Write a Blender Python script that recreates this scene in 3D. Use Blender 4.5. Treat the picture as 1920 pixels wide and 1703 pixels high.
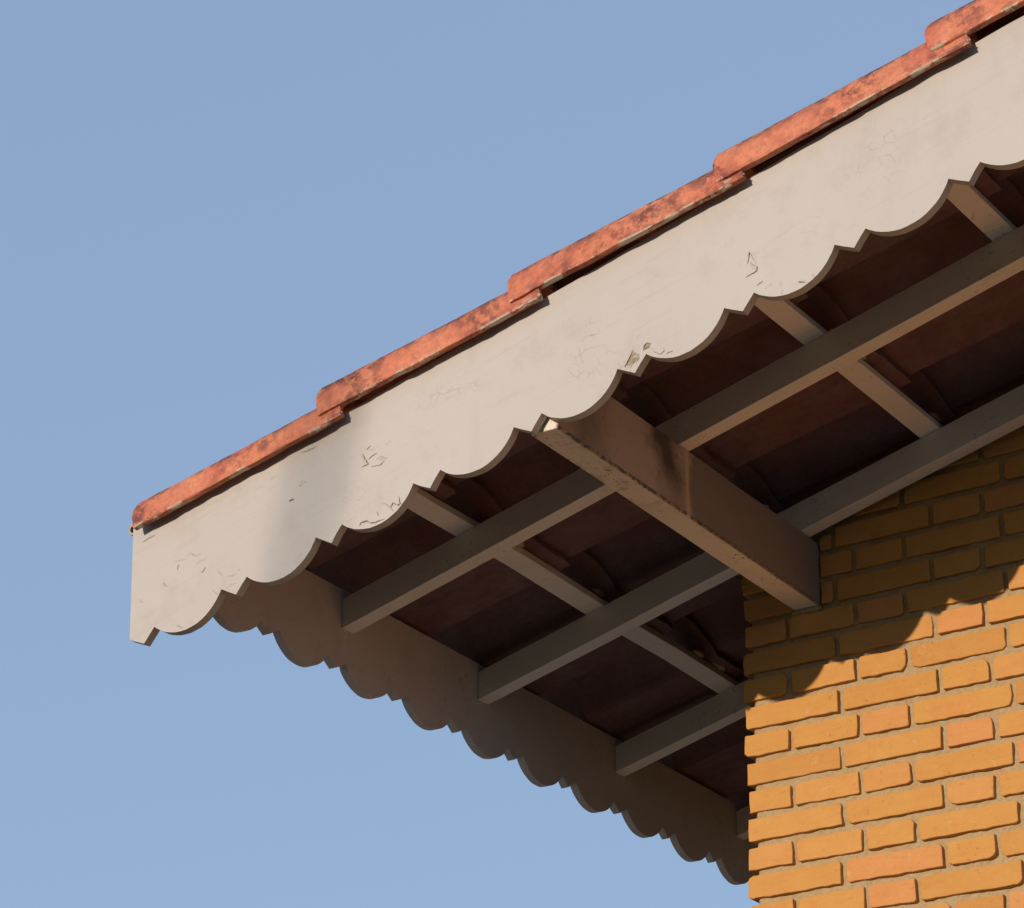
import bpy, bmesh, math, random
from mathutils import Vector, Matrix
from mathutils import noise as mnoise

SC = bpy.context.scene
for o in list(bpy.data.objects):
    bpy.data.objects.remove(o)

# ------------------------------------------------------------------ units and frame
S = 0.25            # one scallop of the eaves board = 0.25 m; shapes below are in scallops
ZO = 3.9            # height of the local origin above the ground, metres
A = 0.2611          # roof pitch
CA, SA = math.cos(A), math.sin(A)

# ------------------------------------------------------------------ camera
cam = bpy.data.cameras.new("camera")
co = bpy.data.objects.new("camera", cam)
SC.collection.objects.link(co)
fw = Vector((-0.49776294, 0.75710547, 0.42311153))
rt = Vector((0.83768118, 0.54609639, 0.00830534))
up = Vector((0.22477166, -0.35856665, 0.90603954))
M = Matrix((rt, up, -fw)).transposed().to_4x4()
M.translation = Vector((15.2454 * S, -17.3712 * S, -9.0982 * S + ZO))
co.matrix_world = M
cam.sensor_fit = 'HORIZONTAL'
cam.sensor_width = 36
cam.lens = 5485.26 / 1920 * 36
cam.shift_x = -(1005.0 - 960) / 1920
cam.shift_y = (860.5 - 851.5) / 1920
cam.clip_start = 0.05
cam.clip_end = 3000
SC.camera = co

# ------------------------------------------------------------------ light
SUN_D = Vector((0.090, 1.0, -0.130)).normalized()      # direction the light travels
sun = bpy.data.lights.new("sun", 'SUN')
sun.energy = 2.2
sun.angle = math.radians(0.5)
sun.color = (1.0, 0.84, 0.70)
so = bpy.data.objects.new("sun", sun)
SC.collection.objects.link(so)
so.rotation_euler = SUN_D.to_track_quat('-Z', 'Y').to_euler()
so.location = (-3, -10, 8)

w = bpy.data.worlds.new("World")
SC.world = w
w.use_nodes = True
nt = w.node_tree
nt.nodes.clear()
sky = nt.nodes.new('ShaderNodeTexSky')
sky.sky_type = 'NISHITA'
sky.sun_disc = False
sky.sun_elevation = math.asin(-SUN_D.z)
sky.sun_rotation = math.atan2(-SUN_D.x, -SUN_D.y)
sky.air_density = 1.0
sky.dust_density = 0.0
sky.ozone_density = 2.0
SKY_EVEN = (.93, 1.29, 1.95, 1)      # thin even evening veil over the clear-sky gradient
mul = nt.nodes.new('ShaderNodeMix'); mul.data_type = 'RGBA'; mul.blend_type = 'MIX'
mul.clamp_factor = False
mul.inputs[0].default_value = 0.80
mul.inputs[7].default_value = tuple(c / .80 for c in SKY_EVEN[:3]) + (1,)
bg = nt.nodes.new('ShaderNodeBackground')
bg.inputs[1].default_value = 0.15
wo = nt.nodes.new('ShaderNodeOutputWorld')
nt.links.new(sky.outputs[0], mul.inputs[6])
nt.links.new(mul.outputs[2], bg.inputs[0])
nt.links.new(bg.outputs[0], wo.inputs[0])

SC.view_settings.view_transform = 'Standard'
SC.view_settings.look = 'None'
SC.view_settings.exposure = 0.75
SC.view_settings.gamma = 1.0
SC.view_settings.use_curve_mapping = False
SC.render.engine = 'CYCLES'
SC.cycles.max_bounces = 10
SC.cycles.diffuse_bounces = 8

# ------------------------------------------------------------------ helpers
R = random.Random(7)

def P(x, y, z):                      # local units -> metres
    return (x * S, y * S, z * S + ZO)

def UW(u, y, w):                     # along the slope u, across y, square to the slope w
    return P(u * CA - w * SA, y, u * SA + w * CA)

def sag(u):                          # the old eaves board hangs a little in the middle
    return 0.0376 * u * (u - 8) / 16 if 0 < u < 8 else 0.0

class MB:
    def __init__(s):
        s.v = []; s.f = []; s.m = []; s.tone = []
    def add(s, vs, fs, mi=0, tone=0.5):
        o = len(s.v)
        s.v += list(vs)
        s.f += [tuple(o + i for i in f) for f in fs]
        s.m += [mi] * len(fs)
        s.tone += [tone] * len(vs)
    def hexa(s, c8, mi=0, tone=0.5):
        s.add(c8, [(0, 3, 2, 1), (4, 5, 6, 7), (0, 1, 5, 4), (1, 2, 6, 5), (2, 3, 7, 6), (3, 0, 4, 7)], mi, tone)
    def build(s, name, mats, parent=None, bevel=0, smooth=False):
        me = bpy.data.meshes.new(name)
        me.from_pydata(s.v, [], s.f)
        for m_ in (mats if isinstance(mats, (list, tuple)) else [mats]):
            me.materials.append(m_)
        me.polygons.foreach_set('material_index', s.m)
        at = me.attributes.new('tone', 'FLOAT', 'POINT')
        at.data.foreach_set('value', s.tone)
        bm = bmesh.new(); bm.from_mesh(me)
        bmesh.ops.recalc_face_normals(bm, faces=bm.faces)
        bm.to_mesh(me); bm.free()
        if smooth:
            me.polygons.foreach_set('use_smooth', [True] * len(me.polygons))
        me.update()
        o = bpy.data.objects.new(name, me)
        SC.collection.objects.link(o)
        if parent: o.parent = parent
        if bevel:
            b = o.modifiers.new('edges', 'BEVEL'); b.width = bevel; b.segments = 2
            b.limit_method = 'ANGLE'; b.angle_limit = math.radians(40)
        return o

def N(nt_, t, **kw):
    n = nt_.nodes.new(t)
    for k, v_ in kw.items():
        setattr(n, k, v_)
    return n

class Mat:
    """small wrapper for a Principled material"""
    def __init__(s, name, rough=0.7, spec=0.3):
        s.m = bpy.data.materials.new(name); s.m.use_nodes = True
        s.t = s.m.node_tree; s.b = s.t.nodes['Principled BSDF']
        s.b.inputs['Roughness'].default_value = rough
        s.b.inputs['Specular IOR Level'].default_value = spec
        s.tc = N(s.t, 'ShaderNodeTexCoord')
    def l(s, a, b): s.t.links.new(a, b)
    def noise(s, scale, detail=4, rough=0.55, stretch=None, dist=0.0, vec=None, off=(0, 0, 0)):
        n = N(s.t, 'ShaderNodeTexNoise'); n.inputs['Scale'].default_value = scale
        n.inputs['Detail'].default_value = detail; n.inputs['Roughness'].default_value = rough
        n.inputs['Distortion'].default_value = dist
        src = vec or s.tc.outputs['Object']
        mp = N(s.t, 'ShaderNodeMapping'); mp.inputs['Location'].default_value = off
        if stretch: mp.inputs['Scale'].default_value = stretch
        s.l(src, mp.inputs[0]); s.l(mp.outputs[0], n.inputs['Vector'])
        return n.outputs[0]
    def ramp(s, src, p0, p1, a=0.0, b=1.0):
        r = N(s.t, 'ShaderNodeMapRange'); r.clamp = True
        r.inputs['From Min'].default_value = p0; r.inputs['From Max'].default_value = p1
        r.inputs['To Min'].default_value = a; r.inputs['To Max'].default_value = b
        s.l(src, r.inputs[0]); return r.outputs[0]
    def mix(s, fac, a, b, mode='MIX'):
        m = N(s.t, 'ShaderNodeMix'); m.data_type = 'RGBA'; m.blend_type = mode
        for inp, v_ in ((m.inputs[0], fac), (m.inputs[6], a), (m.inputs[7], b)):
            if isinstance(v_, (int, float)): inp.default_value = v_
            elif isinstance(v_, tuple): inp.default_value = (*v_, 1)
            else: s.l(v_, inp)
        return m.outputs[2]
    def math(s, op, a, b=0.0, c=None):
        m = N(s.t, 'ShaderNodeMath'); m.operation = op
        for i, v_ in enumerate((a, b) if c is None else (a, b, c)):
            if isinstance(v_, (int, float)): m.inputs[i].default_value = v_
            else: s.l(v_, m.inputs[i])
        return m.outputs[0]
    def sep(s):
        n = N(s.t, 'ShaderNodeSeparateXYZ'); s.l(s.tc.outputs['Object'], n.inputs[0]); return n.outputs
    def attr(s, name='tone'):
        n = N(s.t, 'ShaderNodeAttribute'); n.attribute_name = name; return n.outputs['Fac']
    def col(s, c):
        if isinstance(c, tuple): s.b.inputs['Base Color'].default_value = (*c, 1)
        else: s.l(c, s.b.inputs['Base Color'])
    def bump(s, h, strength=0.3, dist=0.002, prev=None):
        n = N(s.t, 'ShaderNodeBump'); n.inputs['Strength'].default_value = strength
        n.inputs['Distance'].default_value = dist
        s.l(h, n.inputs['Height'])
        if prev is not None: s.l(prev, n.inputs['Normal'])
        s.l(n.outputs[0], s.b.inputs['Normal']); return n.outputs[0]

# ------------------------------------------------------------------ materials
def paint_material(name, base, dirty=0.5, speck=0.0, grain=0):
    k = Mat(name, 0.55, 0.35)
    n1 = k.noise(2.2, 5, 0.6); n2 = k.noise(9, 6, 0.65, off=(3, 1, 2)); n3 = k.noise(60, 3, 0.6)
    st = k.noise(14, 5, 0.6, stretch=(1, 1, 0.18), off=(5, 2, 0))
    c = k.mix(k.ramp(n1, .35, .7, 0, 1), base, tuple(x * y for x, y in zip(base, (.955, .945, .93))))
    grime = tuple(x * y for x, y in zip(base, (.72, .66, .58)))
    c = k.mix(k.math('MULTIPLY', k.ramp(n2, .52, .8), dirty), c, grime)
    c = k.mix(k.math('MULTIPLY', k.ramp(st, .56, .8), dirty * .5), c, grime)
    c = k.mix(k.ramp(n3, .74, .80, 0, .35), c, (.22, .18, .14))
    if speck:
        n4 = k.noise(95, 2, 0.5, off=(7, 7, 7)); n5 = k.noise(7, 3, .5, off=(2, 8, 4))
        sp = k.math('MULTIPLY', k.ramp(n4, .63, .68), k.ramp(n5, .5, .62))
        c = k.mix(k.math('MULTIPLY', sp, speck), c, (.06, .045, .035))
    k.col(c)
    f = k.noise(240, 3, .6, off=(1, 1, 1))
    b1 = k.bump(k.noise(11, 4, .5, off=(9, 0, 0)), .35, .004)
    if grain:
        mp = N(k.t, 'ShaderNodeMapping'); mp.vector_type = 'POINT'
        mp.inputs['Rotation'].default_value = (0, A if grain == 1 else 0, 0)
        k.l(k.tc.outputs['Object'], mp.inputs[0])
        g_ = k.noise(90, 5, .6, stretch=((.05, 1, 1) if grain == 1 else (1, .05, 1)), vec=mp.outputs[0], dist=.4)
        b1 = k.bump(g_, .4, .0012, b1)
        c = k.mix(k.ramp(g_, .56, .70, 0, .22), c, grime); k.col(c)
    k.bump(f, .22, .0008, b1)
    return k

mk = paint_material('white_board_paint', (.486, .444, .398), .5, 0, 1)
# fine crazing of the paint in patches
vor = N(mk.t, 'ShaderNodeTexVoronoi'); vor.feature = 'DISTANCE_TO_EDGE'; vor.inputs['Scale'].default_value = 38
wob = N(mk.t, 'ShaderNodeMix'); wob.data_type = 'RGBA'; wob.inputs[0].default_value = 0.035
nz = N(mk.t, 'ShaderNodeTexNoise'); nz.inputs['Scale'].default_value = 16; nz.inputs['Detail'].default_value = 4
mk.l(mk.tc.outputs['Object'], nz.inputs['Vector']); mk.l(mk.tc.outputs['Object'], wob.inputs[6]); mk.l(nz.outputs['Color'], wob.inputs[7])
mk.l(wob.outputs[2], vor.inputs['Vector'])
msk = mk.ramp(mk.noise(4.5, 3, .5, off=(4.2, 0, 1.7)), .54, .64)
crz = mk.math('MULTIPLY', mk.ramp(vor.outputs['Distance'], 0.0, .035, 1, 0), mk.math('MULTIPLY', msk, mk.ramp(mk.noise(30, 2), .45, .55)))
old = mk.b.inputs['Base Color'].links[0].from_socket
old = mk.mix(mk.ramp(mk.noise(3.2, 4, .6, stretch=(1, 1, .45), off=(1, 0, 6)), .50, .75, 0, .25), old, (.375, .345, .305))
old = mk.mix(mk.ramp(mk.noise(150, 2, .5, off=(3, 3, 9)), .70, .76, 0, .35), old, (.25, .19, .13))
mk.col(mk.mix(mk.math('MULTIPLY', crz, .26), old, (.27, .21, .15)))
nb_ = mk.b.inputs['Normal'].links[0].from_socket
mk.bump(crz, .5, -.0015, nb_)
M_BOARD = mk.m

M_TIMBER = paint_material('cream_timber_paint', (.73, .675, .61), .5, .38, 1).m

mk = paint_material('cream_fascia_paint', (.55, .50, .49), .55, .3, 2)
M_FASCIA = mk.m

# purlin: cream paint, whole side browner, with dark damp stains and a drip line
mk = paint_material('stained_purlin_paint', (.76, .67, .56), .55, .8, 2)
xyz = mk.sep()
def band(src, c, hw, soft):
    d_ = mk.math('ABSOLUTE', mk.math('SUBTRACT', src, c))
    return mk.ramp(d_, hw - soft, hw + soft, 1, 0)
n = mk.noise(9, 5, .65, off=(0, 3, 0)); wy = mk.math('ADD', xyz[1], mk.math('MULTIPLY', mk.math('SUBTRACT', n, .5), .16))
face = mk.ramp(xyz[0], 3.96 * S - .006, 3.96 * S - .002)      # only its broad side
wz = mk.math('ADD', wy, mk.math('MULTIPLY', mk.math('SUBTRACT', xyz[2], ZO + .30), .28))
s1 = mk.math('MULTIPLY', band(wz, 1.84 * S, .058, .030), mk.ramp(xyz[2], ZO + .25, ZO + .31, .35, 1))
s2 = mk.math('MULTIPLY', band(wy, .55 * S, .05, .05), .6)
s3 = mk.math('MULTIPLY', mk.ramp(wy, 2.13 * S, 2.2 * S), .62)  # side darker past the drip line
base_ = mk.b.inputs['Base Color'].links[0].from_socket
c = mk.mix(mk.math('MULTIPLY', face, .6), base_, (.36, .205, .125))
c = mk.mix(mk.math('MULTIPLY', face, mk.math('MAXIMUM', mk.math('MAXIMUM', s1, s2), s3)), c, (.105, .078, .058))
wd = mk.math('ADD', xyz[1], mk.math('MULTIPLY', mk.math('SUBTRACT', mk.noise(14, 3), .5), .012))
drip = mk.math('MULTIPLY', band(wd, 2.13 * S, .006, .004), face)
c = mk.mix(mk.math('MULTIPLY', drip, .8), c, (.62, .45, .28))
# mildew teeth along the lower right-hand edge of the soffit of the beam
und = mk.math('SUBTRACT', 1.0, face)
edge = mk.math('ADD', xyz[0], mk.math('MULTIPLY', mk.math('SUBTRACT', mk.noise(70, 3, .6, stretch=(.4, 1, 1)), .5), .030))
low = mk.ramp(xyz[2], .8895 * S + ZO + .004, .8895 * S + ZO + .008, 1, 0)
tee = mk.math('MULTIPLY', mk.math('MULTIPLY', mk.ramp(edge, 3.952 * S, 3.962 * S), low), mk.ramp(xyz[1], 2.3 * S, 3.4 * S, .85, .45))
c = mk.mix(tee, c, (.045, .05, .038))
gz = mk.math('MULTIPLY', mk.math('MULTIPLY', mk.ramp(mk.noise(22, 5, .7, off=(3, 3, 3)), .5, .62), low), mk.ramp(xyz[1], 1.4 * S, 2.2 * S, .45, 0))
c = mk.mix(gz, c, (.16, .16, .12))
mk.col(c)
M_PURLIN = mk.m

# clay of the roof tiles
def clay(name, base, dark, lich, weather=1.0, scale=1.0):
    k = Mat(name, 0.85, 0.15)
    n1 = k.noise(6 * scale, 5, .6); n2 = k.noise(24 * scale, 8, .72, off=(2, 0, 1)); n3 = k.noise(70 * scale, 5, .7, off=(0, 5, 0))
    c = k.mix(k.ramp(n1, .38, .62), base, tuple(min(1, x * y) for x, y in zip(base, (1.12, 1.32, 1.4))))
    c = k.mix(k.ramp(k.noise(9 * scale, 4, .6, off=(8, 8, 1)), .45, .65, 0, .65), c, tuple(x * y for x, y in zip(base, (.82, .66, .78))))
    c = k.mix(k.math('MULTIPLY', k.ramp(n3, .40, .70), .38), c, dark)
    big = k.ramp(k.noise(7 * scale, 4, .6, off=(1, 9, 3)), .44, .62)
    blot = k.math('MULTIPLY', k.ramp(n2, .46, .55), big)
    c = k.mix(k.math('MULTIPLY', blot, .85 * weather), c, dark)
    c = k.mix(k.math('MULTIPLY', k.ramp(n3, .60, .68), k.math('MULTIPLY', big, .5 * weather)), c, lich)
    t = k.attr()                                  # 0..1 painted lip of lime mortar
    lip = k.math('MULTIPLY', k.ramp(t, .85, .97), k.ramp(k.noise(13, 5, .75, off=(4, 4, 4)), .52, .56))
    c = k.mix(lip, c, (.62, .52, .38))
    top = k.math('MULTIPLY', k.ramp(t, .52, .15), k.ramp(n2, .40, .56, .05, .95))
    c = k.mix(k.math('MULTIPLY', top, weather), c, (.10, .055, .05))
    k.col(c)
    b1 = k.bump(n2, .5, .003); k.bump(n3, .5, .0015, b1)
    return k.m
M_CAP = clay('weathered_clay', (.61, .20, .105), (.125, .045, .042), (.40, .27, .14))
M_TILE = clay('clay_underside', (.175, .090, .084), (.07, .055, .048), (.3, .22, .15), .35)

mk = Mat('lime_mortar', .95, .1)
mk.col(mk.mix(mk.ramp(mk.noise(40, 5, .7), .35, .7), (.46, .39, .29), (.30, .25, .17)))
mk.bump(mk.noise(90, 5, .7), .8, .003)
M_LIME = mk.m

mk = Mat('bare_wood', .9, .1)
mk.col(mk.mix(mk.ramp(mk.noise(50, 4, .6), .35, .65), (.36, .295, .20), (.25, .18, .11)))
M_WOOD = mk.m

# bricks: each brick carries its own tone
mk = Mat('ochre_brick', .9, .12)
t = mk.attr()
r = N(mk.t, 'ShaderNodeValToRGB')
el = r.color_ramp.elements
el[0].position = 0; el[0].color = (.52, .255, .074, 1)
el[1].position = 1; el[1].color = (.61, .275, .100, 1)
for p_, c_ in ((.25, (.57, .288, .080)), (.6, (.59, .302, .088)), (.88, (.605, .288, .100))):
    e = el.new(p_); e.color = (*c_, 1)
mk.l(t, r.inputs[0])
n1 = mk.noise(22, 6, .65); n2 = mk.noise(130, 4, .7, off=(3, 0, 0)); n3 = mk.noise(8, 4, .55, off=(0, 0, 6))
nf = mk.noise(45, 5, .65, stretch=(.35, 1, 1.3), dist=1.2, off=(1, 4, 1))
c = mk.mix(mk.ramp(n1, .4, .7, 0, .35), r.outputs[0], (.52, .20, .055))
c = mk.mix(mk.ramp(n3, .60, .76, 0, .5), c, (.62, .255, .095))
c = mk.mix(mk.ramp(nf, .60, .72, 0, .35), c, (.48, .20, .055))
c = mk.mix(mk.ramp(n2, .66, .74, 0, .55), c, (.33, .14, .05))
n4 = mk.noise(75, 4, .75, off=(5, 5, 5)); n5 = mk.noise(4, 5, .6, off=(7, 0, 2))
c = mk.mix(mk.math('MULTIPLY', mk.ramp(n4, .60, .68), mk.ramp(n5, .48, .62, 0, .7)), c, (.28, .13, .05))
c = mk.mix(mk.ramp(mk.noise(35, 6, .75, off=(0, 9, 4)), .60, .70, 0, .45), c, (.62, .43, .22))
mk.col(c)
b1 = mk.bump(nf, .7, .004); b2 = mk.bump(n1, .5, .004, b1); b3 = mk.bump(n4, .6, .002, b2); mk.bump(n2, .6, .0015, b3)
M_BRICK = mk.m

mk = Mat('sandy_mortar', .97, .08)
n1 = mk.noise(120, 5, .75); n2 = mk.noise(18, 5, .6, off=(2, 2, 2))
c = mk.mix(mk.ramp(n1, .35, .68), (.46, .335, .18), (.36, .255, .13))
c = mk.mix(mk.ramp(n2, .52, .70, 0, .55), c, (.42, .235, .095))
c = mk.mix(mk.ramp(mk.noise(300, 2, .5), .66, .72, 0, .5), c, (.55, .46, .31))
mk.col(c)
b1 = mk.bump(n2, .5, .004); mk.bump(n1, .8, .0025, b1)
M_MORTAR = mk.m

mk = Mat('dry_ground', .95, .1)
c = mk.mix(mk.ramp(mk.noise(.6, 6, .6), .4, .6), (.10, .105, .06), (.06, .07, .035))
c = mk.mix(mk.ramp(mk.noise(14, 6, .7), .45, .65, 0, .6), c, (.14, .115, .08))
mk.col(c); mk.bump(mk.noise(30, 6, .7), .6, .02)
M_GROUND = mk.m

mk = Mat('mast_steel', .45, .4)
mk.b.inputs['Metallic'].default_value = .7
mk.col(mk.mix(mk.ramp(mk.noise(20, 4), .4, .6), (.42, .42, .41), (.30, .29, .27)))
M_STEEL = mk.m

# ------------------------------------------------------------------ ground
g = MB()
ng = 40
ext = [(-1 + 2 * i / ng) for i in range(ng + 1)]
gc = [math.copysign(abs(e) ** 3 * 1500, e) for e in ext]
for yy in gc:
    for xx in gc:
        d_ = math.hypot(xx, yy)
        g.v.append((xx, yy, 0.0 if d_ < 12 else 0.4 * mnoise.noise(Vector((xx * .02, yy * .02, 0)))))
        g.tone.append(.5)
g.f = [(j * (ng + 1) + i, j * (ng + 1) + i + 1, (j + 1) * (ng + 1) + i + 1, (j + 1) * (ng + 1) + i) for j in range(ng) for i in range(ng)]
g.m = [0] * len(g.f)
o = g.build('ground', M_GROUND)
o['kind'] = 'structure'; o['label'] = 'dark grassy ground beyond the added pale slab'

# unseen pale slab added to bounce light up under the eaves
mk = Mat('bounce_concrete', .9, .2)
c = mk.mix(mk.ramp(mk.noise(1.3, 6, .6), .4, .62), (.58, .51, .43), (.47, .415, .345))
c = mk.mix(mk.ramp(mk.noise(40, 5, .7), .55, .7, 0, .4), c, (.28, .25, .21))
mk.col(c); mk.bump(mk.noise(60, 5, .7), .4, .004)
m_ = MB()
ya = [(-1.6, -.5), (6.5, -.5), (6.5, 6.0), (-1.6, 6.0)]
m_.v = [(x_, y_, -.06) for x_, y_ in ya] + [(x_, y_, .05) for x_, y_ in ya]
m_.f = [(0, 3, 2, 1), (4, 5, 6, 7), (0, 1, 5, 4), (1, 2, 6, 5), (2, 3, 7, 6), (3, 0, 4, 7)]; m_.m = [0] * 6; m_.tone = [.5] * 8
o = m_.build('bounce_slab', mk.m, None, .01)
o['kind'] = 'structure'; o['label'] = 'unseen pale concrete slab added to bounce light up under the eaves'

# ------------------------------------------------------------------ the house
house = bpy.data.objects.new('brick_house', None)
SC.collection.objects.link(house)
house['label'] = 'ochre brick house with white scalloped eaves boards and red clay roof tiles'
house['category'] = 'house'

UMAX = 16.0
YMAX = 14.0

# scalloped outline: list of (along, depth) from the first peak onward
def scallop(start, n, per, e1, h1, e2, h2, jit, rnd):
    pts = []
    for k in range(n):
        b = start + k * per
        s_ = per
        c = (1 - e1) * s_                                   # chord of the big arc
        sagt = .19 + rnd.uniform(-.005, .005)
        Rr = ((c / 2) ** 2 + sagt ** 2) / (2 * sagt)
        jx = rnd.uniform(-jit, jit); jd = rnd.uniform(-jit, jit)
        pts.append((b, 0.0))
        for i in range(1, 20):
            t_ = c * (1 - math.cos(math.pi * i / 20)) / 2
            dd = math.sqrt(Rr * Rr - (t_ - c / 2) ** 2) - (Rr - sagt)
            pts.append((b + t_, -dd + h1 * t_ / c))
        pts.append((b + c, h1))
        pts.append((b + (c + s_ - e2) / 2, (h1 - h2) / 2 + jd * .3))
        pts.append((b + s_ - e2 + jx, -h2 + jd))
        pts.append((b + s_ - e2 * .5 + jx * .4, -h2 * .47))
    pts.append((start + n * per, 0.0))
    return [(a + rnd.uniform(-.0012, .0012), b + rnd.uniform(-.0018, .0018)) for a, b in pts]

rb = random.Random(3)
low = scallop(0.0, 15, 1.0, .2704, .013, .1366, .1065, .009, rb)
outl = [(-.271, .008), (-.20, -.048), (-.131, -.100), (-.065, -.05)] + low + [(UMAX, 0), (UMAX, .985)]
top = [(UMAX - .5 * i, .985 + .004 * math.sin(i * 1.3)) for i in range(1, 32)] + [(.30, .99), (.20, 1.01), (-.051, 1.019)]
outl = outl + top
def plate(outline, fn, t0, t1):
    """solid board from an outline; fn(a, b, t) -> metres"""
    m_ = MB(); n_ = len(outline)
    v0 = [fn(a, b, t0) for a, b in outline]; v1 = [fn(a, b, t1) for a, b in outline]
    m_.add(v0 + v1, [tuple(range(n_)), tuple(range(2 * n_ - 1, n_ - 1, -1))] +
           [(i, n_ + i, n_ + (i + 1) % n_, (i + 1) % n_) for i in range(n_)])
    return m_
TB = .0805
bb = plate(outl, lambda a, b, t_: UW(a, t_, b + sag(a)), 0, TB)

# cracks and lifted flakes of paint
CR = [[[2.325,0.531],[2.34,0.485],[2.35,0.442],[2.367,0.402],[2.328,0.402],[2.294,0.408]],[[2.372,0.537],[2.42,0.552]],[[2.393,0.519],[2.444,0.516],[2.491,0.522]],[[2.37,0.444],[2.418,0.456],[2.463,0.456]],[[2.453,0.409],[2.501,0.398],[2.545,0.364]],[[2.379,0.367],[2.474,0.332],[2.517,0.352]],[[1.857,0.94],[1.867,0.902],[1.887,0.859]],[[1.714,0.584],[1.693,0.577],[1.674,0.549]],[[1.72,0.581],[1.755,0.556]],[[1.55,0.464],[1.595,0.459]],[[2.404,-0.002],[2.447,-0.037],[2.48,-0.091],[2.5,-0.138]],[[2.48,-0.091],[2.511,-0.065],[2.551,-0.11],[2.577,-0.106],[2.576,-0.032]],[[2.353,-0.06],[2.352,-0.102]],[[2.158,-0.104],[2.181,-0.085],[2.242,-0.099],[2.278,-0.137],[2.314,-0.149],[2.401,-0.158]],[[2.561,0.49],[2.608,0.501]],[[1.751,0.85],[1.826,0.829],[1.917,0.823]],[[0.33,0.49],[0.418,0.473],[0.485,0.502],[0.535,0.448],[0.594,0.439]],[[0.329,0.406],[0.353,0.45]],[[0.519,0.365],[0.552,0.377],[0.626,0.367],[0.643,0.379]],[[0.56,0.261],[0.59,0.26],[0.618,0.288]],[[0.78,-0.001],[0.826,0.01],[0.883,-0.005]],[[0.732,0.216],[0.761,0.132],[0.773,0.043]],[[0.814,0.099],[0.869,0.078],[0.927,0.104],[0.951,0.101]],[[0.64,0.049],[0.686,-0.023]],[[0.23,-0.092],[0.28,-0.144]],[[-0.107,0.323],[-0.084,0.284]],[[0.168,0.361],[0.189,0.308]],[[0.024,0.843],[0.164,0.843]],[[4.508,0.42],[4.528,0.443],[4.566,0.435],[4.633,0.411]],[[5.051,0.026],[5.075,-0.029],[5.115,-0.072],[5.156,-0.063],[5.157,-0.037]],[[4.961,0.174],[4.982,0.203]],[[5.161,-0.093],[5.223,-0.102]],[[4.798,0.039],[4.836,0.057],[4.881,0.099]],[[4.797,-0.012],[4.847,0.024],[4.903,0.093]],[[4.876,0.034],[4.918,0.043],[4.938,-0.002]],[[6.019,0.265],[6.067,0.345],[6.078,0.304],[6.074,0.222]],[[6.045,0.274],[6.068,0.217],[6.093,0.194],[6.075,0.162],[5.972,0.159]],[[6.039,0.042],[6.097,0.048]],[[6.091,-0.023],[6.128,-0.004],[6.16,-0.016]],[[6.363,-0.127],[6.415,-0.159]],[[6.211,-0.064],[6.233,-0.035]],[[6.489,-0.118],[6.492,-0.161]],[[6.206,-0.144],[6.225,-0.113]]]
BOLD = {0, 4, 7, 9, 11, 13, 33, 35, 36, 39}
rc = random.Random(11)
for ci, line in enumerate(CR):
    pts = []
    for (a0, b0), (a1, b1_) in zip(line, line[1:]):
        for i in range(4):
            t_ = i / 4
            pts.append((a0 + (a1 - a0) * t_ + rc.uniform(-.003, .003), b0 + (b1_ - b0) * t_ + rc.uniform(-.003, .003)))
    pts.append(tuple(line[-1]))
    n_ = len(pts)
    wd_ = .0045 if ci in BOLD else .0024
    lift = .010 if ci in BOLD else .004
    side = 1 if ci % 2 else -1
    vs = []; fl = []
    for i, (a, b) in enumerate(pts):
        pa = pts[max(0, i - 1)]; pb = pts[min(n_ - 1, i + 1)]
        dx, dy = pb[0] - pa[0], pb[1] - pa[1]; L_ = math.hypot(dx, dy) or 1
        nx, ny = -dy / L_, dx / L_
        prof = math.sin(math.pi * (i + .35) / (n_ - .3)) ** .6
        h = wd_ * prof * rc.uniform(.6, 1.3)
        vs += [UW(a - nx * h, -.0015, b - ny * h + sag(a)), UW(a + nx * h, -.0015, b + ny * h + sag(a))]
        q_ = side * (.030 if ci in BOLD else .016) * prof
        e0 = side * h * .8
        fl += [UW(a + nx * e0, -.002 - lift * prof * rc.uniform(.7, 1.1), b + ny * e0 + sag(a)),
               UW(a + nx * (e0 + q_), -.0004, b + ny * (e0 + q_) + sag(a))]
    fq = [(2 * i, 2 * i + 1, 2 * i + 3, 2 * i + 2) for i in range(n_ - 1)]
    bb.add(vs, fq, 1); bb.add(fl, fq, 0)
for poly in ([(4.815, -.012), (4.829, .021), (4.862, .055), (4.903, .093), (4.915, .058), (4.933, .027), (4.925, -.002), (4.895, -.018), (4.855, -.030)],
             [(4.984, .045), (5.006, .079), (5.035, .087), (5.059, .065), (5.044, .041), (5.01, .043)]):
    cx_ = sum(a for a, b in poly) / len(poly); cy_ = sum(b for a, b in poly) / len(poly); n_ = len(poly)
    bb.add([UW(a, -.0012, b + sag(a)) for a, b in poly], [tuple(range(n_))], 1)
    ring = [UW(a, -.003 - .012 * rc.random(), b + sag(a)) for a, b in poly] + \
           [UW(cx_ + (a - cx_) * 1.25, -.0006, cy_ + (b - cy_) * 1.25 + sag(a)) for a, b in poly]
    bb.add(ring, [(i, (i + 1) % n_, n_ + (i + 1) % n_, n_ + i) for i in range(n_) if i % 4 != 3], 0)
o = bb.build('bargeboard', [M_BOARD, M_WOOD], house)
o['label'] = 'white scalloped board with cracked peeling paint along the sloping roof edge'

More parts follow.
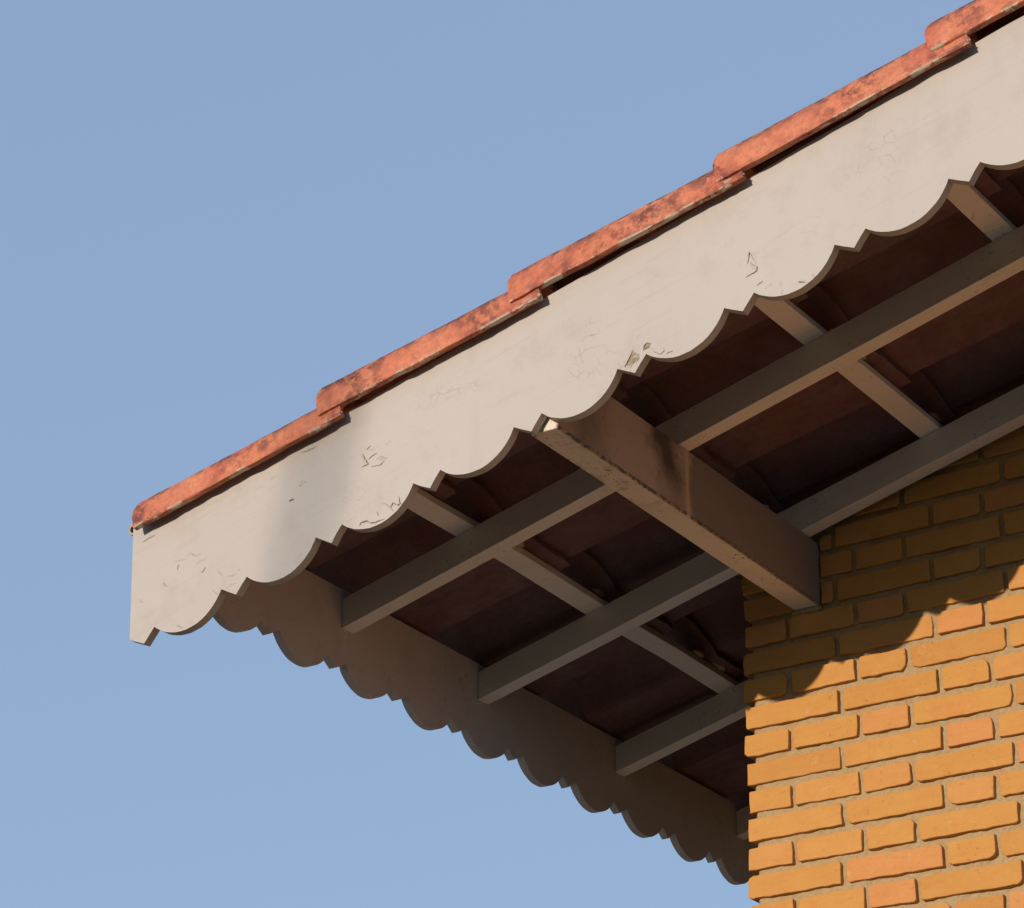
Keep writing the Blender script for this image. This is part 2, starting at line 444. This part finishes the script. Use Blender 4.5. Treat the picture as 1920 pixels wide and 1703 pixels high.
# fascia along the low eaves: two lengths butted together
XF0, XF1 = .4406 - TB, .4406
rf = random.Random(5)
lowf = scallop(.8729 + .26 - .9597 - .0, 15, .9597, .2704, .0, .1366, .085, .009, rf)
def fascia_part(m_, y0, y1, dx, dz=0):
    pts = [(a, b) for a, b in lowf if y0 < a < y1]
    def dep(y):
        for (a, b), (a2, b2) in zip(lowf, lowf[1:]):
            if a <= y <= a2: return b + (b2 - b) * (y - a) / max(1e-6, a2 - a)
        return 0
    ol = [(y0, dep(y0))] + pts + [(y1, dep(y1))]
    ol = [(a, .262 + b + dz) for a, b in ol] + [(y1, .945), (y0, .945)]
    q_ = plate(ol, lambda a, b, t_: P(t_ + dx, a, b), XF0, XF1)
    m_.add(q_.v, q_.f)
fb = MB()
fascia_part(fb, .088, 2.115, .0)
fascia_part(fb, 2.122, 13.6, -.003, -.004)
o = fb.build('fascia_board', M_FASCIA, house)
o['label'] = 'scalloped board along the level low edge of the roof, seen from inside'

# ---- rafters
RB, RT = .4398, .7157
def rafter(y0, y1):
    m_ = MB()
    def end(w_): return (XF1 + .002 + w_ * SA) / CA         # u where the plumb cut meets the fascia
    segs = 14; vs = []
    us = [None] + [2 + i for i in range(segs)] + [UMAX - .05]
    rr = random.Random(int(y0 * 100))
    for u_ in us:
        jy = rr.uniform(-.004, .004); jw = rr.uniform(-.003, .003)
        for (yy, ww) in ((y0, RB), (y1, RB), (y1, RT), (y0, RT)):
            uu = end(ww) if u_ is None else u_
            vs.append(UW(uu, yy + jy, ww + (jw if ww == RB else 0)))
    fs = [(0, 1, 2, 3)]
    for i in range(len(us) - 1):
        a = 4 * i; b = a + 4
        fs += [(a + j, b + j, b + (j + 1) % 4, a + (j + 1) % 4) for j in range(4)]
    a = 4 * (len(us) - 1); fs.append((a, a + 3, a + 2, a + 1))
    m_.add(vs, fs)
    return m_.build('rafter', M_TIMBER, house, .0012)
for y0 in (2.0146, 4.172, 6.662, 9.15, 11.6):
    rafter(y0, y0 + .170)

# ---- battens
BU, BSP, BW = 1.915, 1.8131, .20
for k in range(8):
    m_ = MB(); ub = BU + k * BSP
    u1 = ub + BW
    rr = random.Random(k + 40)
    vs = []; ys = [.086 + i * 13.7 / 10 for i in range(11)]
    for yy in ys:
        j1, j2 = rr.uniform(-.012, .012), rr.uniform(-.006, .006)
        for (uu, ww) in ((ub, RT + .002), (u1, RT + .002), (u1, .80), (ub, .80)):
            vs.append(UW(uu + j1, yy, ww + (j2 if ww > .75 else 0)))
    fs = [(0, 3, 2, 1)]
    for i in range(10):
        a = 4 * i; b = a + 4
        fs += [(a + j, a + (j + 1) % 4, b + (j + 1) % 4, b + j) for j in range(4)]
    fs.append((40, 41, 42, 43))
    m_.add(vs, fs)
    m_.build('batten', M_TIMBER, house, .0012)
# hidden mortar strip added behind the bargeboard to stop sun leaking under verge tiles
m_ = MB()
nb = 60; vs = []
for i in range(nb + 1):
    uu = .12 + (UMAX - .2) * i / nb
    q_ = .02 * mnoise.noise(Vector((uu * 4, 2, 2)))
    for (yy, ww) in ((.24 + q_, .80), (.36, .80), (.36, 1.13), (.24 + q_, 1.13)):
        vs.append(UW(uu, yy, ww))
fs = [(0, 1, 2, 3), (4 * nb, 4 * nb + 3, 4 * nb + 2, 4 * nb + 1)]
for i in range(nb):
    a = 4 * i; b = a + 4
    fs += [(a + j, b + j, b + (j + 1) % 4, a + (j + 1) % 4) for j in range(4)]
m_.add(vs, fs)
# broken lip of the eaves tile, pointed with lime, peeping past the end of the board
nl = 8; vs = []
for i in range(nl + 1):
    an = math.pi * (.15 + 1.25 * i / nl)
    cu, cw = -.100 + .058 * math.cos(an), 1.085 + .050 * math.sin(an)
    for yy, r_ in ((.085, .010), (.17, .012)):
        vs += [UW(cu - r_ * math.cos(an), yy, cw - r_ * math.sin(an)), UW(cu + r_ * math.cos(an), yy, cw + r_ * math.sin(an))]
fs = []
for i in range(nl):
    a = 4 * i; b = a + 4
    fs += [(a, a + 1, b + 1, b), (a + 2, b + 2, b + 3, a + 3), (a, b, b + 2, a + 2), (a + 1, a + 3, b + 3, b + 1)]
m_.add(vs, fs)
m_.hexa([UW(-.11, .10, 1.05), UW(.1, .10, 1.03), UW(.1, .3, 1.03), UW(-.11, .3, 1.05), UW(-.11, .10, 1.12), UW(.1, .10, 1.12), UW(.1, .3, 1.12), UW(-.11, .3, 1.12)])
SUN_STOP_LIP = m_

# ---- purlin, running out of the wall to the bargeboard
PX0, PX1, PZ0, PZ1 = 3.7017, 3.9604, .8895, 1.50
m_ = MB()
ys = [.105] + [.5 * i for i in range(1, 28)]
vs = []
rr = random.Random(9)
for i, yy in enumerate(ys):
    jx = rr.uniform(-.005, .005) if i else 0
    for (xx, zz) in ((PX0, PZ0), (PX1, PZ0), (PX1, PZ1), (PX0, PZ1)):
        vs.append(P(xx + jx, yy, zz + (rr.uniform(-.003, .003) if zz == PZ0 else 0)))
fs = [(0, 1, 2, 3)]
for i in range(len(ys) - 1):
    a = 4 * i; b = a + 4
    fs += [(a + j, b + j, b + (j + 1) % 4, a + (j + 1) % 4) for j in range(4)]
a = 4 * (len(ys) - 1); fs.append((a, a + 3, a + 2, a + 1))
m_.add(vs, fs)
o = m_.build('purlin', M_PURLIN, house, .002)
o['label'] = 'heavy square beam with dark damp stains coming out of the brick wall'

# ---- field tiles seen from below
PER = 1.86; YE = 3.41 - 2 * PER
def under(y):
    """underside height of the tile profile at y: flat pan, thin groove, hollow roll"""
    t_ = (y - YE) % PER
    if t_ < .86:
        q_ = t_ / .86
        if q_ < .04: return -.02 + .25 * q_ / .04
        return .23 + .055 * math.sin(math.pi * min(1, q_ * 1.1)) if q_ < .45 else .283 * math.cos((q_ - .45) / .55 * math.pi / 2) ** .8
    d_ = abs(t_ - 1.34)
    if d_ < .05: return .028 * (1 - d_ / .05)
    if t_ > PER - .09: return -.02 * (t_ - PER + .09) / .09
    return 0
roof = MB()
ysamp = []
y = .17
while y < 13.9:
    ysamp.append(round(y, 3)); y += .045
for b_ in range(9):
    e_ = YE + PER * b_
    for d_ in (-.002, .002, .03):
        if .17 < e_ + d_ < 13.9: ysamp.append(e_ + d_)
ysamp = sorted(set(ysamp))
for row in range(8):
    ub = BU + row * BSP
    uhi = ub + BW + .13
    ulo = (-.12 if row == 0 else ub - BSP - .02)
    whi, wlo = .805, (.86 if row == 0 else .90)
    rr = random.Random(row + 70)
    joff = {}
    nu = 7
    vs = []
    for yy in ysamp:
        kt = int((yy - YE - 1.30) // PER)
        if kt not in joff: joff[kt] = (rr.uniform(-.012, .012), rr.uniform(-.02, .02), rr.uniform(-.012, .012))
        jw, ju, js = joff[kt]
        for i in range(nu + 1):
            t_ = i / nu
            u_ = ulo + (uhi - ulo) * t_ + ju
            ragg = 0
            if i in (0, nu): ragg = .012 * mnoise.noise(Vector((yy * 9, row * 7, i)))
            base = wlo + (whi - wlo) * t_ + abs(jw) + js * (t_ - .5) * .3
            un = under(yy) * (.92 if t_ > .9 else 1)
            vs.append(UW(u_ + ragg, yy, base + un))
            vs.append(UW(u_ + ragg, yy, base + un + .055))
    st = 2 * (nu + 1); fs = []
    for a in range(len(ysamp) - 1):
        for i in range(nu):
            p0 = a * st + 2 * i; p1 = p0 + st
            fs.append((p0, p1, p1 + 2, p0 + 2)); fs.append((p0 + 1, p0 + 3, p1 + 3, p1 + 1))
        p0 = a * st; p1 = p0 + st
        fs.append((p0, p0 + 1, p1 + 1, p1))
        p0 += 2 * nu; p1 += 2 * nu
        fs.append((p0, p1, p1 + 1, p0 + 1))
    for a in (0, len(ysamp) - 1):
        for i in range(nu):
            p0 = a * st + 2 * i
            fs.append((p0, p0 + 2, p0 + 3, p0 + 1))
    roof.add(vs, fs, 0, .5)
    # hooking nibs and smears of lime mortar behind the batten
    for kt in range(8):
        yc = YE + PER * kt + 1.12 + rr.uniform(-.05, .05)
        if not .2 < yc < 13.5: continue
        for (ya, yb, ww) in ((yc - .14, yc + .12, .045), (yc - .52, yc - .30, .03)):
            n_ = 6; vs = []
            for i in range(n_ + 1):
                yy = ya + (yb - ya) * i / n_
                d1 = ww * (.6 + .5 * rr.random()) * math.sin(math.pi * (i + .6) / (n_ + 1.2))
                for (du, dw) in ((.012, 0), (.012, -d1), (.012 + d1 * 1.2, -d1 * .9), (.012 + d1 * 1.6, 0)):
                    vs.append(UW(ub + BW + du, yy, whi + .012 + dw))
            fs = []
            for i in range(n_):
                a = 4 * i; b = a + 4
                fs += [(a + j, b + j, b + j + 1, a + j + 1) for j in range(3)]
            roof.add(vs, fs, 1 if (kt + row) % 2 else 0, .5)
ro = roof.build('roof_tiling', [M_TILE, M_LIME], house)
SUN_STOP_LIP.build('sun_stop_and_lip', M_LIME, ro)
ro['label'] = 'red clay tiles seen from below between the rafters and battens'

# ---- verge caps: overlapping half-round tiles over the bargeboard
prof = [(-.118, -.020), (-.140, -.014), (-.147, .006), (-.138, .026), (-.128, .036), (-.128, .075), (-.118, .125), (-.092, .165), (-.05, .198),
        (.02, .222), (.11, .235), (.22, .23), (.32, .20), (.40, .14), (.44, .06), (.45, -.02)]
inner = [(.40, -.02), (.38, .06), (.32, .13), (.22, .175), (.11, .18), (.02, .165), (-.04, .13), (-.075, .09), (-.085, .04), (-.088, -.02)]
ring = prof + inner
tones = [1.0, .95, .85, .7, .6, .55, .45, .25, .1, 0, 0, 0, .1, .2, .3, .5] + [.5] * 9 + [.9]
caps = [(.040, 2.24, .955, .925), (2.055, 2.25, 1.065, .985), (4.03, 2.22, 1.090, .990), (6.02, 2.26, 1.075, .985),
        (7.97, 2.25, 1.105, 1.0), (9.95, 2.2, 1.10, 1.0), (11.9, 2.2, 1.10, 1.0), (13.85, 2.2, 1.10, 1.0)]
for ci, (u0, L_, w0, w1) in enumerate(caps):
    m_ = MB(); nn = 44; rr = random.Random(ci + 21); vs = []; tn = []
    for i in range(nn + 1):
        t_ = i / nn
        # round the ends slightly, wobble the hand-made surface
        uu = u0 + L_ * t_
        endr = 1.0
        if t_ < .02: endr = .93
        w_ = w0 + (w1 - w0) * t_ + sag(uu)
        sc = 1.0 - .13 * t_
        for j, (py, pw) in enumerate(ring):
            nz_ = mnoise.noise(Vector((uu * 3.1 + ci * 9, py * 6, pw * 6))) * .010 + mnoise.noise(Vector((uu * 16 + ci * 5, py * 22, pw * 22))) * .0045
            if j < 4 or j > 22: nz_ += mnoise.noise(Vector((uu * 7, ci * 3.3, 1.7))) * .010
            du = 0
            if i == 0: du = .028 * (pw / .2) ** 2 if pw > 0 and j < 16 else .01
            vs.append(UW(uu + du + (nz_ if i in (0, nn) else 0), .0 + (py) * (endr if j < 16 else 1) * (sc if py > 0 else 1 - .10 * t_) + nz_ * .6, w_ - (.022 if ci == 0 else .055) + pw * sc * endr * ((1.32 if ci == 0 else 1.46) if pw > 0 and j < 16 else 1.0) + nz_))
            tn.append(tones[j] if t_ < .985 else .95)
    k_ = len(ring); fs = []
    for i in range(nn):
        a = i * k_; b = a + k_
        fs += [(a + j, b + j, b + (j + 1) % k_, a + (j + 1) % k_) for j in range(k_)]
    # annular ends
    for a in (0, nn * k_):
        for j in range(len(inner) - 1):
            o0 = len(prof) - 1 - int(j * (len(prof) - 1) / (len(inner) - 1)); o1 = len(prof) - 1 - int((j + 1) * (len(prof) - 1) / (len(inner) - 1))
            for q_ in range(o0, o1, -1):
                fs.append((a + q_, a + q_ - 1, a + len(prof) + j))
            fs.append((a + o1, a + len(prof) + j + 1, a + len(prof) + j))
    m_.v = vs; m_.f = fs; m_.m = [0] * len(fs); m_.tone = tn
    # blob of lime mortar that seals the upper end, showing below the next cap
    nb = 12; vs = []
    ub_ = u0 + L_ - .30
    for i in range(nb + 1):
        t_ = i / nb; uu = ub_ + .31 * t_
        w_ = w0 + (w1 - w0) * ((uu - u0) / L_) + sag(uu)
        rad = .030 * (math.sin(math.pi * min(1, .06 + t_ * .94)) ** .35) * (1 + .3 * mnoise.noise(Vector((uu * 14, ci, 0)))) + .002
        for j in range(8):
            an = 2 * math.pi * j / 8
            vs.append(UW(uu, -.108 + rad * .7 * math.cos(an), w_ - (.022 if ci == 0 else .050) + .02 * t_ + rad * math.sin(an)))
    fs = [tuple(range(8)), tuple(range(8 * nb + 7, 8 * nb - 1, -1))]
    for i in range(nb):
        a = 8 * i; b = a + 8
        fs += [(a + j, b + j, b + (j + 1) % 8, a + (j + 1) % 8) for j in range(8)]
    m_.add(vs, fs, 1)
    o = m_.build('verge_tile', [M_CAP, M_LIME], ro)
    me = o.data
    me.polygons.foreach_set('use_smooth', [True] * len(me.polygons))
    e_ = o.modifiers.new('split', 'EDGE_SPLIT'); e_.split_angle = math.radians(50)

# ---- brick walls
D, XW, H_, ZA = 4.4743, 3.178, .262, -.1515
BH = .202
wall = MB()
ZB = -ZO / S                      # ground level in local units
def zt(x):                        # top of the gable wall at x, under the battens
    return (RT - .02 + x * SA) / CA

def brick(m_, mp, a0, a1, z0, z1, rec, rnd, tone, depth=.2, wrap=None):
    """one brick: rounded, slightly irregular front face standing proud of the mortar.
    mp(a, d, z): a along the wall, d depth behind the brick face"""
    nx = max(5, int((a1 - a0) / .07)); rim = []
    r_ = .010 + rnd.random() ** 2 * .030
    sk = rnd.uniform(-.006, .006)
    def add(a, z, ja=1.0):
        rim.append((a + rnd.uniform(-.006, .006) * ja, z + rnd.uniform(-.0045, .0045) + sk * ((a - a0) / (a1 - a0) - .5)))
    rr_ = [.008 + rnd.random() ** 3 * .055 for _ in range(4)]
    for i in range(1, nx): add(a0 + (a1 - a0) * i / nx, z0)
    r_ = rr_[0]; add(a1 - r_, z0); add(a1 - r_ * .35, z0 + r_ * .25); add(a1, z0 + r_ * .8); add(a1, (z0 + z1) / 2)
    r_ = rr_[1]; add(a1, z1 - r_ * .8); add(a1 - r_ * .35, z1 - r_ * .25); add(a1 - r_, z1)
    for i in range(nx - 1, 0, -1): add(a0 + (a1 - a0) * i / nx, z1)
    r_ = rr_[2]; add(a0 + r_, z1); add(a0 + r_ * .35, z1 - r_ * .25); add(a0, z1 - r_ * .8); add(a0, (z0 + z1) / 2)
    r_ = rr_[3]; add(a0, z0 + r_ * .8); add(a0 + r_ * .35, z0 + r_ * .25); add(a0 + r_, z0)
    ca_, cz_ = (a0 + a1) / 2, (z0 + z1) / 2
    n_ = len(rim)
    jd = rnd.uniform(-.009, .009); tl = rnd.uniform(-.006, .006); tz = rnd.uniform(-.004, .004)
    def layer(ins, d_):
        out = []
        for (a, z_) in rim:
            aa = ca_ + (a - ca_) * (1 - ins / ((a1 - a0) / 2)); zz = cz_ + (z_ - cz_) * (1 - ins / ((z1 - z0) / 2))
            out.append(mp(aa, d_ + jd + tl * (aa - ca_) / (a1 - a0) + tz * (zz - cz_) / (z1 - z0), zz))
        return out
    vs = layer(0, depth) + layer(0, .009) + layer(.0025, .0025) + layer(.009, 0)
    fs = [tuple(range(4 * n_ - 1, 3 * n_ - 1, -1))]
    for L0 in range(3):
        fs += [(L0 * n_ + i, L0 * n_ + (i + 1) % n_, (L0 + 1) * n_ + (i + 1) % n_, (L0 + 1) * n_ + i) for i in range(n_)]
    m_.add(vs, fs, 0, tone)

def courses(rowi):
    Sx, Hx, Qx, J = .915, .425, .635, .052
    if rowi % 2 == 0:
        seq = [Sx, Sx + .01, Hx + .01, Sx, Hx, Sx, Sx, Hx, Sx, Hx, Sx, Sx, Hx, Sx, Hx]
    else:
        seq = [Hx, Qx, Hx + .02, Sx, Hx, Sx, Hx, Sx, Qx, Hx, Sx, Hx, Sx, Hx, Qx]
    return seq, J

rk = random.Random(17)
XMAX = 13.6
nrows_dn = int((ZA - ZB) / H_) + 1
front = lambda a, d_, z_: P(a, D + d_, z_)
sidef = lambda a, d_, z_: P(XW + d_, a, z_)
for ri in range(-nrows_dn, 18):          # ri grows upward
    z0 = ZA + ri * H_
    if z0 < ZB - .05: continue
    seq, J = courses(ri)
    a = XW
    first = True
    for wd_ in seq:
        a1 = a + wd_ * (1 + rk.uniform(-.018, .018))
        if a > XMAX: break
        z1 = z0 + BH
        lim = zt(a) - .01
        tone = rk.random() ** 1.0
        near = a < 7.2 and z0 > -3.2
        if z0 < lim - .05:
            z1c = min(z1, lim)
            clash = (a < PX1 and a1 > PX0 and z0 < PZ1 and z1 > PZ0)
            if clash:
                if z0 < PZ0 - .08: z1c = min(z1c, PZ0 - .012)
                if a1 - PX1 > .12 and z1 > PZ0: brick(wall, front, max(a, PX1 + .02), a1, z0, z1c if z1c > z0 + .1 else z1, 0, rk, tone)
                if PX0 - a > .12 and z1 > PZ0: brick(wall, front, a, PX0 - .02, z0, min(z1, lim), 0, rk, tone)
                if z0 < PZ0 - .08: brick(wall, front, a, a1, z0, z1c, 0, rk, tone)
            else:
                brick(wall, front, a + (rk.uniform(-.022, .012) if first else 0), a1, z0, z1c, 0, rk, tone, .42 if first else .2)
        if first:
            # the same corner brick continues round the corner as the first brick of the side wall
            a_s = D + .42 + J
        first = False
        a = a1 + J
    if z0 < zt(XW) - .2:
        seq2, J = courses(ri + 1)
        a = a_s
        for wd_ in seq2:
            if a > YMAX: break
            brick(wall, sidef, a, a + wd_, z0, z0 + BH, 0, rk, rk.random())
            a += wd_ + J

# mortar body of the walls, front face as an uneven sheet
rec = .042
stp = .025
nx = int((7.4 - XW) / stp); nz_ = int((2.3 + 2.7) / stp)
def mdep(x, z_):
    v_ = Vector((x * 5, z_ * 5, 3))
    return rec + .020 * mnoise.noise(v_ * .8) + .012 * mnoise.noise(v_ * 3.1) + .006 * mnoise.noise(v_ * 9)
vs = []
for j in range(nz_ + 1):
    z_ = -2.7 + 5.0 * j / nz_
    for i in range(nx + 1):
        x_ = XW + .050 + (7.4 - XW - .05) * i / nx
        zz = min(z_, zt(x_))
        dd = mdep(x_, z_) + (.02 if i == 0 else 0)
        vs.append(P(x_ + (.012 * mnoise.noise(Vector((z_ * 9, 1, 1))) if i == 0 else 0), D + dd, zz))
wall.add(vs, [(j * (nx + 1) + i, j * (nx + 1) + i + 1, (j + 1) * (nx + 1) + i + 1, (j + 1) * (nx + 1) + i) for j in range(nz_) for i in range(nx)], 1, .5)
X0m = XW + .055
def prism(xa, xb, ya, yb, z0, f0, f1):
    wall.hexa([P(xa, ya, z0), P(xb, ya, z0), P(xb, yb, z0), P(xa, yb, z0), P(xa, ya, f0), P(xb, ya, f1), P(xb, yb, f1), P(xa, yb, f0)], 1)
prism(X0m, 7.4, D + .075, D + .55, ZB, zt(X0m), zt(7.4))
prism(7.4, XMAX, D + .045, D + .55, ZB, zt(7.4), zt(XMAX))
prism(X0m, 7.4, D + .045, D + .075, ZB, -2.7, -2.7)
prism(X0m, X0m + .5, D + .55, YMAX - .3, ZB, zt(X0m), zt(X0m + .5))
prism(XMAX - .5, XMAX, D + .55, YMAX - .3, ZB, zt(XMAX - .5), zt(XMAX))
prism(X0m, XMAX, YMAX - .3, YMAX, ZB, zt(X0m), zt(XMAX))
# dab of mortar bedding the beam
n_ = 9; vs = []
for i in range(n_ + 1):
    x_ = PX0 - .02 + (PX1 - PX0 + .04) * i / n_
    r_ = .025 + .02 * rk.random()
    for (dy, dz) in ((0.05, .01), (.002 - r_ * .4, .006), (-r_ * .3, -r_ * .7), (.05, -r_ * 1.6)):
        vs.append(P(x_, D + dy, PZ0 - .002 + dz - .012))
wall.add(vs, [(4 * i + j, 4 * i + 4 + j, 4 * i + 5 + j, 4 * i + 1 + j) for i in range(n_) for j in range(3)], 1, .5)
o = wall.build('brick_wall', [M_BRICK, M_MORTAR], house)
o['label'] = 'ochre brick gable wall with recessed sandy mortar joints'

# ------------------------------------------------------------------ unseen leaning mast, added for its shadow
# its blurred shadow falls across the white board
t_far = 25.0
pa = Vector(P(1.51, 0, .223)) - SUN_D * t_far
pb = Vector(P(1.736, 0, 1.424)) - SUN_D * t_far
ax = (pb - pa).normalized()
foot = pa - ax * (pa.z / ax.z)
mast = bpy.data.objects.new('shade_mast', None)
SC.collection.objects.link(mast)
mast.location = foot
mast['label'] = 'unseen thin leaning steel mast added to cast the soft shade band'
mast['category'] = 'mast'
def tube(m_, p0, p1, r0, r1, n_=12):
    d_ = (p1 - p0).normalized(); sx = d_.orthogonal().normalized(); sy = d_.cross(sx); vs = []
    for p_, r_ in ((p0, r0), (p1, r1)):
        for i in range(n_):
            an = 2 * math.pi * i / n_
            vs.append(tuple(p_ + sx * r_ * math.cos(an) + sy * r_ * math.sin(an)))
    m_.add(vs, [(i, (i + 1) % n_, n_ + (i + 1) % n_, n_ + i) for i in range(n_)] + [tuple(range(n_ - 1, -1, -1)), tuple(range(n_, 2 * n_))])
m_ = MB(); Lm = 11.0
tube(m_, Vector((0, 0, 0)), ax * 3.0, .045, .040); tube(m_, ax * 3.0, ax * Lm, .030, .028)
m_.build('pole', M_STEEL, mast, smooth=False)
m_ = MB()
tube(m_, Vector((0, 0, -.02)), Vector((0, 0, .03)), .12, .12, 16)
m_.build('base_plate', M_STEEL, mast)
